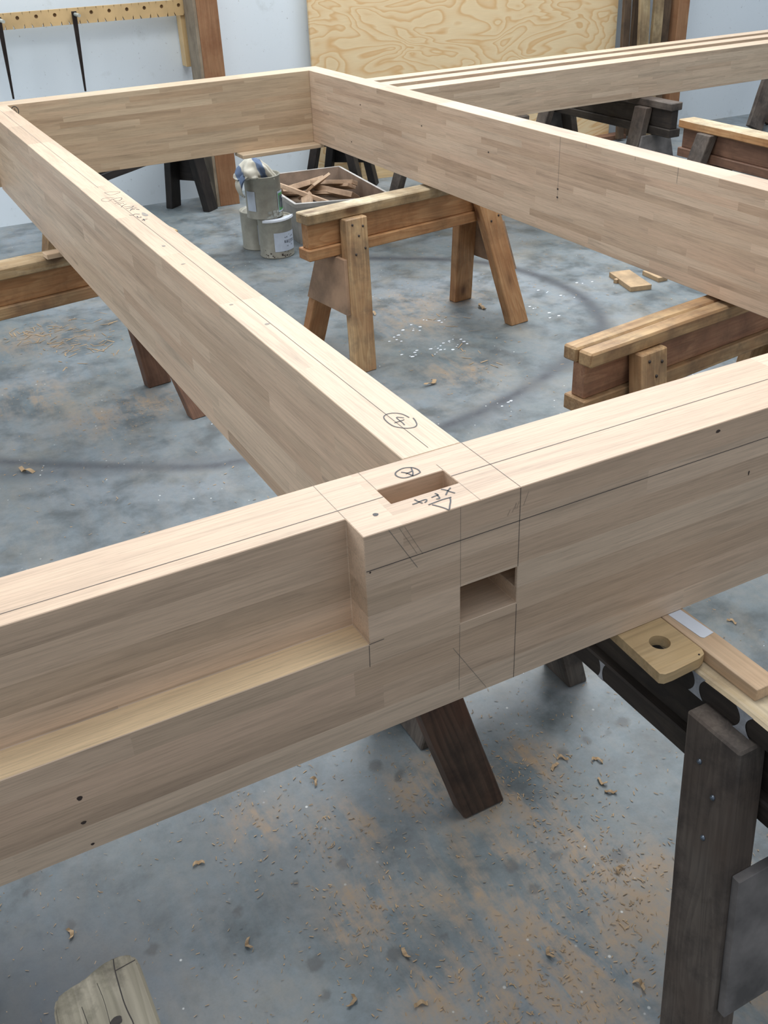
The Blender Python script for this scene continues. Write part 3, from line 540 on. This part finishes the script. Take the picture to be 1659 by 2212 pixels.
# peg rack
rk=empty('peg_rack',WP(-.6,.12,.7),0,label='yellow pine rack board with a row of round holes, high on the left wall',cat='rack')
def holes_plate(u0,u1,z0,z1,o0,o1,hs,r):
    cuts=sorted(set([u0,u1]+[h-.03 for h in hs if h-.03>u0]+[h+.03 for h in hs if h+.03<u1])); bm=bmesh.new(); zc=(z0+z1)/2; N=16; mw=frame(WP(u0,o0,z0),WP(u1,o0,z0),WN); inv=mw.inverted()
    def q(*p): bm.faces.new([bm.verts.new(inv@x) for x in p])
    for a,b_ in zip(cuts[:-1],cuts[1:]):
        h=[x for x in hs if a<x<b_]
        for o,_s in ((o1,1),(o0,-1)):
            if not h: q(WP(a,o,z0),WP(b_,o,z0),WP(b_,o,z1),WP(a,o,z1)); continue
            c=h[0]; zh=zc+.012
            for k in range(N):
                A=[2*math.pi*(k+j)/N+math.pi/4 for j in (0,1)]
                def outp(t_):
                    cx,sy=math.cos(t_),math.sin(t_); ks=[]
                    if cx>1e-6: ks.append((b_-c)/cx)
                    if cx<-1e-6: ks.append((a-c)/cx)
                    if sy>1e-6: ks.append((z1-zh)/sy)
                    if sy<-1e-6: ks.append((z0-zh)/sy)
                    kk=min(ks); return WP(c+cx*kk,o,zh+sy*kk)
                i_=[WP(c+r*math.cos(x),o,zh+r*math.sin(x)) for x in A]
                q(i_[0],outp(A[0]),outp(A[1]),i_[1])
        if h:
            for k in range(N):
                A=[2*math.pi*(k+j)/N+math.pi/4 for j in (0,1)]; zh=zc+.012
                q(WP(h[0]+r*math.cos(A[0]),o0,zh+r*math.sin(A[0])),WP(h[0]+r*math.cos(A[1]),o0,zh+r*math.sin(A[1])),WP(h[0]+r*math.cos(A[1]),o1,zh+r*math.sin(A[1])),WP(h[0]+r*math.cos(A[0]),o1,zh+r*math.sin(A[0])))
        q(WP(a,o0,z1),WP(b_,o0,z1),WP(b_,o1,z1),WP(a,o1,z1)); q(WP(a,o0,z0),WP(b_,o0,z0),WP(b_,o1,z0),WP(a,o1,z0))
    q(WP(u0,o0,z0),WP(u0,o1,z0),WP(u0,o1,z1),WP(u0,o0,z1)); q(WP(u1,o0,z0),WP(u1,o1,z0),WP(u1,o1,z1),WP(u1,o0,z1))
    bmesh.ops.remove_doubles(bm,verts=bm.verts[:],dist=1e-5); bmesh.ops.recalc_face_normals(bm,faces=bm.faces[:]); return bm,mw
hs=[-.633+.0955*i for i in range(11)]
bm,mw=holes_plate(-1.4,.385,1.010,1.087,.095,.115,hs,.0095); inv=mw.inverted()
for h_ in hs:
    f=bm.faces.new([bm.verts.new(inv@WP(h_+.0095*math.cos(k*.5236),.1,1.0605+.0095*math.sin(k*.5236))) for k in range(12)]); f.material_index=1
bm_obj('rack_board',bm,['rack','holeback'],rk,mw)
slab('bracket',.328,.385,.094,.01,.745,1.085,'rack',rk,.002)
P=[WP(.365,.0,.745),WP(.385,.0,.745),WP(.385,.094,.745),WP(.365,.094,.745)]
# pegs through the rack and the iron bars on them
def cyl(name,p0,p1,r0,r1,mat,parent=None,n=16,cap=True,smooth=True):
    bm=bmesh.new(); L=(V(p1)-V(p0)).length; z=V((0,0,1)) if abs((V(p1)-V(p0)).normalized().z)<.9 else V((1,0,0)); mw=frame(p0,p1,z)
    A=[[bm.verts.new((x,r*math.cos(2*math.pi*k/n),r*math.sin(2*math.pi*k/n))) for k in range(n)] for x,r in ((0,r0),(L,r1))]
    for k in range(n): bm.faces.new((A[0][k],A[0][(k+1)%n],A[1][(k+1)%n],A[1][k]))
    bm.faces.new(A[0][::-1]); bm.faces.new(A[1]); bmesh.ops.recalc_face_normals(bm,faces=bm.faces[:])
    o=bm_obj(name,bm,mat,parent,mw)
    for p in o.data.polygons: p.use_smooth=len(p.vertices)==4
    return o
for hi,lab in ((0,'dark tapered iron bar hanging at the left edge of the peg rack'),(4,'dark tapered iron bar hanging from the fifth hole of the peg rack')):
    u=hs[hi]; zc=1.0605
    bar=empty('hanging_bar',WP(u,.15,zc),0,label=lab,cat='iron bar',group='iron bars hanging on the peg rack')
    a,b_=WP(u,.142,zc+.012),WP(u-.01,.118,.665+.015); m_=frame(a,b_,WD)
    L=(b_-a).length; bm=bmesh.new(); rr_=[]
    for x,wd in ((0,.026),(.03,.024),(L*.5,.018),(L,.009)): rr_.append([bm.verts.new((x,sy*wd/2,sz*.006)) for sy,sz in ((-1,-1),(1,-1),(1,1),(-1,1))])
    for q0,q1 in zip(rr_[:-1],rr_[1:]):
        for k in range(4): bm.faces.new((q0[k],q0[(k+1)%4],q1[(k+1)%4],q1[k]))
    bm.faces.new(rr_[0][::-1]); bm.faces.new(rr_[-1]); bmesh.ops.recalc_face_normals(bm,faces=bm.faces[:]); bm_obj('shaft',bm,'iron',bar,m_)
    cyl('handle',WP(u-.003,.085,zc+.0),WP(u+.012,.215,zc-.004),.009,.0085,'dowel',bar)
# ------------------------------------------------------------ tins, rag, crate
def tin(loc,rot,label,open_=False,r=.086,h=.19):
    root=empty('paint_tin',loc,rot,label=label,cat='paint tin',group='dented paint tins by the crate'); mw=PM[root.name]
    prof=[(0,.004),(r-.004,.004),(r-.003,0),(r+.001,.001),(r,.006),(r-.0015,.01),(r-.0015,h-.012),(r,h-.008),(r+.0018,h-.004),(r+.0015,h),(r-.003,h+.0005),(r-.006,h-.002)]
    prof+= [(r-.007,.03),(0,.03)] if open_ else [(r-.008,h-.008),(r-.018,h-.007),(r-.02,h-.003),(0,h-.0035)]
    bm=bmesh.new(); N=40; rings=[]
    for pr_,pz_ in prof:
        if pr_==0: rings.append([bm.verts.new((0,0,pz_))])
        else: rings.append([bm.verts.new((pr_*math.cos(2*math.pi*k/N),pr_*math.sin(2*math.pi*k/N),pz_)) for k in range(N)])
    for a,b_ in zip(rings[:-1],rings[1:]):
        for k in range(N):
            j=(k+1)%N; f=[a[k%len(a)],a[j%len(a)],b_[j%len(b_)],b_[k%len(b_)]]; f2=[]
            for v_ in f:
                if v_ not in f2: f2.append(v_)
            bm.faces.new(f2)
    bmesh.ops.recalc_face_normals(bm,faces=bm.faces[:]); bm_obj('can_body',bm,'tin',root,mw,True)
    return root,mw,r,h
def curved(bm,r,a0,a1,z0,z1,mi,n=10,dr=.0008,tilt=0):
    pr_=None
    for i in range(n+1):
        a=a0+(a1-a0)*i/n; c=((r+dr)*math.cos(a),(r+dr)*math.sin(a)); dz=tilt*(i/n)
        q=(bm.verts.new((c[0],c[1],z0+dz)),bm.verts.new((c[0],c[1],z1+dz)))
        if pr_: bm.faces.new((pr_[0],q[0],q[1],pr_[1])).material_index=mi
        pr_=q
D2=math.pi/180
ta,mwa,r,h=tin((1.407,3.805,0),0,'lower front paint tin with a white printed label, on the floor')
bm=bmesh.new(); a0=-118*D2; a1=-33*D2
curved(bm,r,a0,a1,.035,.128,0,14)
W_=a1-a0
def txt(bm,chars,x0,z0,cw,ch,mi,sl=0):
    F={'R':'110101110101101','U':'101101101101111','S':'011100010001110','T':'111010010010010','I':'111010010010111','C':'011100100100011','O':'111101101101111','A':'010101111101101','n':'000000110101101','a':'000011101101011','v':'000000101101010','e':'011101111100011','r':'000000101110100','l':'100100100100110'}
    for i,cx in enumerate(chars):
        b=F.get(cx); 
        if not b: continue
        for rr in range(5):
            for cc in range(3):
                if b[rr*3+cc]=='1':
                    A=a0+W_*(x0+i*cw*1.3+cc*cw/3); zz=z0-rr*ch/5+sl*i; curved(bm,r,A,A+W_*cw/3,zz-ch/5,zz,mi,1,.0012)
txt(bm,'RUSTIC',.40,.088,.07,.013,1); txt(bm,'nature',.42,.108,.055,.008,1); txt(bm,'a',.62,.117,.04,.006,2); txt(bm,'II',.5,.062,.03,.006,1); txt(bm,'II',.72,.064,.03,.006,1)
curved(bm,r,a0+W_*.60,a0+W_*.75,.071,.0725,1,3,.0012)
bm_obj('printed_label',bm,['label','ink','slate'],ta,mwa)
spx=bmesh.new()
for k in range(26):
    a=(-160+random.random()*110)*D2; z=.006+random.random()**2*.045; s_=.002+random.random()*.006; curved(spx,r,a,a+s_/r,z,z+s_*.8,0,1,.0006)
bm_obj('rust_specks',spx,'rustspot',ta,mwa)['kind']='stuff'
tb,mwb,r,h=tin((1.385,3.99,0),.4,'lower rear paint tin, half hidden behind the other two, on the floor')
bm=bmesh.new(); curved(bm,r,-2.35,-2.0,.03,.13,0,5); bm_obj('white_label',bm,'label',tb,mwb)
tt_,mwt,r,h=tin((1.377,3.845,.1915),0,'upper paint tin holding a striped rag, with a green and white label',open_=True,r=.09,h=.2)
bm=bmesh.new(); curved(bm,r,-172*D2,-138*D2,.04,.135,0,6); bm_obj('white_label',bm,'label',tt_,mwt)
bm=bmesh.new(); g0,g1=-62*D2,-22*D2
curved(bm,r,g0,g1,.025,.125,0,8); curved(bm,r,g0+.05,g1,.032,.115,1,8,.0011); curved(bm,r,g0+.1,g1,.045,.104,2,8,.0014)
curved(bm,r,g0+.3,g0+.42,.04,.08,3,2,.0017); curved(bm,r,g0+.25,g0+.55,.072,.096,3,3,.0017); curved(bm,r,g0+.4,g0+.65,.086,.093,0,3,.002)
bm_obj('green_label',bm,['label','green','slate','ink'],tt_,mwt)
spx=bmesh.new()
for k in range(30):
    a=(-110+random.random()*70)*D2; z=.004+random.random()**2*.03; s_=.006+random.random()*.012; curved(spx,r,a,a+s_/r,z,z+s_*.7,0,1,.0006)
bm_obj('paint_drips',spx,'dowel',tt_,mwt)['kind']='stuff'
# lifted white lid paper between the tins
bm=bmesh.new(); ln_=[]
for i in range(9):
    u=i/8; a=-150*D2+u*115*D2; ln_.append((bm.verts.new((1.407+.05*math.cos(a),3.805+.05*math.sin(a),.1902)),bm.verts.new((1.407+.095*math.cos(a),3.805+.095*math.sin(a),.1905+.012*u*u)),bm.verts.new((1.407+.097*math.cos(a),3.805+.097*math.sin(a),.180+.012*u))))
for a,b_ in zip(ln_[:-1],ln_[1:]): bm.faces.new((a[0],b_[0],b_[1],a[1])); bm.faces.new((a[1],b_[1],b_[2],a[2]))
o=bm_obj('paper_rim',bm,'paper',ta)
# rag
bm=bmesh.new(); bmesh.ops.create_uvsphere(bm,u_segments=56,v_segments=36,radius=1)
for v in bm.verts:
    q=v.co.copy(); az=math.atan2(q.y,q.x)
    f=.012*math.sin(az*5+q.z*3)+.010*mnoise.noise(q*2.3)+.005*math.sin(az*11+q.z*5)
    rad=.074+f; x=q.x*rad*1.12; y=q.y*rad*.95; z=q.z*(.062 if q.z>0 else .02)+.012*max(0,1-abs(q.x+.25)*1.6)+.006*mnoise.noise(q*4+V((3,3,3)))
    if q.x>.25: z-= (q.x-.25)*.05
    v.co=V((x-.012,y,z))
rg=bm_obj('rag',bm,'rag',None,Matrix.Translation((1.362,3.845,.1915+.2))@Matrix.Scale(1.12,4),True); tag(rg,'crumpled cream rag with blue stripes, stuffed into the upper tin','rag')
bm=bmesh.new(); cols=[]
for i in range(9):
    u=i/8; row=[]
    for j in range(7):
        w_=j/6-.5; x=-.078-.03*math.sin(u*2.6)+.006*math.sin(j*1.9); y=w_*.075*(1-.55*u)-.03; z=.012-.085*u+.008*math.sin(j*2+u*4); row.append(bm.verts.new((x,y,z)))
    cols.append(row)
for a,b_ in zip(cols[:-1],cols[1:]):
    for j in range(6): bm.faces.new((a[j],a[j+1],b_[j+1],b_[j]))
fl=bm_obj('hanging_corner',bm,'rag',rg,Matrix.Translation((1.362,3.845,.1915+.2))@Matrix.Scale(1.12,4),True); so=fl.modifiers.new('t','SOLIDIFY'); so.thickness=.003
# crate with oak offcuts
C0=V((1.555,3.87,0)); C1=V((2.03,3.71,0)); C2=V((2.10,4.49,0)); C3=V((1.60,4.56,0)); ch=.215
crt=empty('plastic_crate',(C0+C2)/2,-.1,label='open whitish plastic crate full of oak offcuts, behind the ginger trestle',cat='crate')
def ringpts(s,z): 
    c=(C0+C2)/2; return [V((c.x+(p.x-c.x)*s,c.y+(p.y-c.y)*s,z)) for p in (C0,C1,C2,C3)]
bm=bmesh.new(); RR=[ringpts(.94,0.001),ringpts(1.0,ch-.02),ringpts(1.03,ch-.02),ringpts(1.03,ch),ringpts(.975,ch),ringpts(.92,.012)]
RV=[[bm.verts.new(p) for p in r0] for r0 in RR]
for a,b_ in zip(RV[:-1],RV[1:]):
    for k in range(4): bm.faces.new((a[k],a[(k+1)%4],b_[(k+1)%4],b_[k]))
bm.faces.new(RV[0][::-1]); bm.faces.new(RV[-1]); bmesh.ops.recalc_face_normals(bm,faces=bm.faces[:])
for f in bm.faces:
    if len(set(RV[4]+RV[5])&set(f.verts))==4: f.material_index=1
bm_obj('crate_body',bm,['crate','crate_in'],crt)
cc=(C0+C2)/2; ofl=['short flat oak offcut lying on top of the heap in the crate','long thin oak strip leaning on the left inside of the crate','twisted oak offcut in the middle of the crate','oak strip slanting to the right rim of the crate','small oak block low in the near side of the crate','dark oak strip against the right inside of the crate','broad oak offcut at the back of the crate','narrow oak offcut crossing the crate heap','pinkish oak wedge at the near left of the crate']
spec=[((-.10,-.05,.195),(.05,.06,.215),.135,.014),((-.21,.14,.225),(-.05,-.28,.17),.04,.022),((.0,.02,.185),(.12,-.20,.168),.08,.03),((.04,.22,.17),(.19,-.06,.205),.05,.022),((-.1,-.25,.13),(.06,-.27,.13),.05,.04),((.15,.20,.14),(.16,-.08,.195),.05,.018),((-.15,.2,.15),(.12,.24,.17),.09,.03),((-.18,.1,.17),(.08,-.12,.18),.04,.018),((-.19,-.28,.16),(-.12,-.1,.19),.06,.02)]
for lab,(a,b_,w_,t_) in zip(ofl,spec):
    o=plank('oak_offcut',V((cc.x,cc.y,0))+V(a),V((cc.x,cc.y,0))+V(b_),(b_[1]-a[1],a[0]-b_[0],.15),w_,t_,'offcut',None,.001); tag(o,lab,'offcut','oak offcuts heaped in the crate')
o=hexa('offcut_heap',[V((cc.x+a,cc.y+b_,z)) for z,s in ((.0135,1),(.12,1)) for a,b_ in ((-.21*s,-.29*s),(.2*s,-.29*s),(.23*s,.28*s),(-.19*s,.29*s))],(cc.x,cc.y-.3,.03),(cc.x,cc.y+.3,.03),(1,0,0),'oldboarddark',None,.01,.02,8); tag(o,'dark mass of small oak scraps filling the crate','scraps',kind='stuff')
# ------------------------------------------------------------ on the floor
def fplank(name,a,b_,w_,t_,mat,label,cat,group=None):
    o=plank(name,V((a[0],a[1],t_/2+.0003)),V((b_[0],b_[1],t_/2+.0003)),V((b_[1]-a[1],a[0]-b_[0],0)),w_,t_,mat,None,.001); tag(o,label,cat,group); return o
fplank('wood_offcut',(2.585,2.575),(2.53,2.36),.10,.022,'shaving','flat pale offcut lying on the floor beyond the right trestle','offcut')
fplank('wood_offcut',(2.70,2.52),(2.69,2.40),.05,.02,'shaving','small pale offcut half hidden under the right rail','offcut')
fplank('dowel_stub',(2.50,2.50),(2.545,2.51),.018,.018,'shaving','short dowel stub beside the flat pale offcut','dowel')
fplank('wood_block',(4.3,4.95),(4.55,4.93),.10,.03,'brown','brown wood block on the floor at the foot of the plywood','block')
fplank('wood_block',(3.75,4.75),(3.75,4.9),.06,.14,'packer','upright tan wood block at the wall foot, below the old boards','block')
sid=0
lbl=['curled','split','crumpled','long thin','flat','twisted']
where=['on the left floor below the dark scuffs','under the front beam, beside the dark leg','on the floor right of the tan batten','near the big grey leg','in the sawdust at the lower right','left of the grey leg, midway up','in the sawdust by the dark leg foot','on the blue-grey floor at the lower centre','at the bottom edge near the centre','by the far foot of the dark trestle','just below the front beam at the left','on a dark stain at the lower centre','near the right foot of the ginger trestle','on the white paint drips','close to the ginger trestle\'s left leg','at the bottom edge, centre left','low beside the grey leg','right of the dark trestle\'s far foot','beside the pale trestle end','between the ginger trestle\'s far legs','left of the grey leg among tan dust','by the ginger trestle\'s near foot','beyond the batten at the right edge']
for i,(a,b_) in enumerate(D['shav']):
    s_=.011 if b_<1 else .026; bm=bmesh.new(); n=9; an=random.random()*6.28; L_=[];tw=random.uniform(.4,1.2)
    for k in range(n):
        u=k/(n-1); x=(u-.5)*2*s_; y=math.sin(u*4*tw)*s_*.5; z=.0012+abs(math.sin(u*5+i))*s_*.45
        ww=s_*.32*(1-.4*abs(u-.5)); L_.append((bm.verts.new((x,y-ww,z)),bm.verts.new((x,y+ww,z+s_*.15*math.sin(i+u*3)**2))))
    for p_,q_ in zip(L_[:-1],L_[1:]): bm.faces.new((p_[0],q_[0],q_[1],p_[1]))
    o=bm_obj('wood_shaving',bm,'shaving',None,Matrix.Translation((a,b_,0))@Matrix.Rotation(an,4,'Z')); so=o.modifiers.new('t','SOLIDIFY'); so.thickness=.0009
    tag(o,'%s pale wood shaving %s'%(lbl[i%6],where[i%len(where)]),'wood shaving','loose wood shavings on the floor')
bm=bmesh.new()
def chip(x,y,l,w,a,z=.0008):
    c,s=math.cos(a),math.sin(a); P=[(-l,-w),(l,-w*.6),(l*.8,w),(-l*.9,w*.7)]
    vs=[bm.verts.new((x+c*p-s*q,y+s*p+c*q,z+random.random()*.0015)) for p,q in P]; bm.faces.new(vs)
for (a,b_) in D['longs']:
    for _ in range(9): chip(a+random.gauss(0,.06),b_+random.gauss(0,.07),random.uniform(.008,.03),random.uniform(.0012,.003),random.random()*3.2)
for i,(a,b_) in enumerate(D['dust']):
    for _ in range(70): chip(a+random.gauss(0,.07 if b_<1 else .12),b_+random.gauss(0,.07 if b_<1 else .12),random.uniform(.0012,.005),random.uniform(.0005,.0014),random.random()*3.2)
for _ in range(2600): chip(random.uniform(-.7,1.2),random.uniform(-.25,1.1),random.uniform(.001,.0042),random.uniform(.0003,.0009),random.random()*3.2)
for _ in range(1500): chip(random.uniform(-.5,3.2),random.uniform(1.1,4.6),random.uniform(.002,.008),random.uniform(.0006,.0018),random.random()*3.2)
o=bm_obj('sawdust_and_chips',bm,'shaving'); tag(o,'fine tan sawdust and tiny chips scattered over the concrete','sawdust',kind='stuff')
bm=bmesh.new()
for i,(a,b_) in enumerate(D['white']):
    for k in range(3 if b_>1 else 1):
        r0=random.uniform(.002,.006)*(1 if b_>1 else .35); ca_,cb_=a+random.gauss(0,.02)*(b_>1),b_+random.gauss(0,.02)*(b_>1)
        vs=[bm.verts.new((ca_+r0*1.4*math.cos(t_)*random.uniform(.7,1.2),cb_+r0*math.sin(t_)*random.uniform(.7,1.2),.0007)) for t_ in [k2*.698 for k2 in range(9)]]; bm.faces.new(vs)
o=bm_obj('paint_drops',bm,'paper'); tag(o,'white dried paint drops on the floor below the ginger trestle','paint drops',kind='stuff')
# leaning dark boards at the right edge, by the wall
for i,(x,y,rx,lab) in enumerate(((5.30,4.5,.0,'dark weathered plank leaning by the wall at the right edge, foremost'),(5.52,4.62,.1,'dark weathered plank leaning by the wall at the right edge, behind another'))):
    o=plank('old_board',V((x+.08,y,.02)),V((x+.33,y+.09,.50)),(1,-.2,-.3),.13,.035,'oldboarddark' if i else 'darkgrey',None,.003,.003,10); tag(o,lab,'board')
# ------------------------------------------------------------ camera
cd=bpy.data.cameras.new('camera'); cam=bpy.data.objects.new('camera',cd); COL.objects.link(cam); SC.camera=cam
yaw,pitch,roll=CAMR; cy_=V((math.cos(yaw),-math.sin(yaw),0)); fw=V((math.sin(yaw)*math.cos(pitch),math.cos(yaw)*math.cos(pitch),-math.sin(pitch))); dn=fw.cross(cy_)
rt=cy_*math.cos(roll)+dn*math.sin(roll); dn2=-cy_*math.sin(roll)+dn*math.cos(roll)
mm=Matrix((rt,-dn2,-fw)).transposed().to_4x4(); mm.translation=V((CAMP[0],CAMP[1],CAMP[2]+TOP)); cam.matrix_world=mm
cd.sensor_fit='HORIZONTAL'; cd.sensor_width=36; cd.lens=CAMF*1000/1659*36; cd.clip_start=.05
# ------------------------------------------------------------ light
wd=bpy.data.worlds.new('daylight'); SC.world=wd; wd.use_nodes=True; nt=wd.node_tree; bg=nt.nodes['Background']
tc=nt.nodes.new('ShaderNodeTexCoord'); sp=nt.nodes.new('ShaderNodeSeparateXYZ'); rp=nt.nodes.new('ShaderNodeValToRGB'); nt.links.new(tc.outputs['Generated'],sp.inputs[0]); nt.links.new(sp.outputs[2],rp.inputs[0])
e=rp.color_ramp.elements; e[0].position=0; e[0].color=(.36,.37,.38,1); e[1].position=.8; e[1].color=(.80,.87,.98,1); nt.links.new(rp.outputs[0],bg.inputs[0]); bg.inputs[1].default_value=.62
def area(name,loc,tgt,sx,sy,power,col=(1,1,1)):
    l=bpy.data.lights.new(name,'AREA'); l.shape='RECTANGLE'; l.size=sx; l.size_y=sy; l.energy=power; l.color=col; o=bpy.data.objects.new(name,l); COL.objects.link(o)
    o.location=loc; o.rotation_euler=(V(tgt)-V(loc)).to_track_quat('-Z','Y').to_euler(); return o
area('skylight_near',(.8,1.2,4.2),(.6,1.0,0),3.0,1.6,80,(1,.985,.95))
area('glare_light_back',(2.2,4.85,3.3),(1.6,1.6,.3),6.0,1.1,95,(.96,.98,1))  # unseen light added for glare on the beam tops and floor
area('skylight_far',(3.0,3.6,4.2),(2.6,3.0,0),3.4,1.6,110,(.93,.97,1))
area('area_left',(-4.5,2.2,2.2),(1.2,3.0,.6),2.4,1.6,60,(.9,.95,1))  # unseen soft area light from the left
vs_=SC.view_settings; vs_.view_transform='Standard'; vs_.look='None'; vs_.exposure=.4; vs_.gamma=1; vs_.use_curve_mapping=False
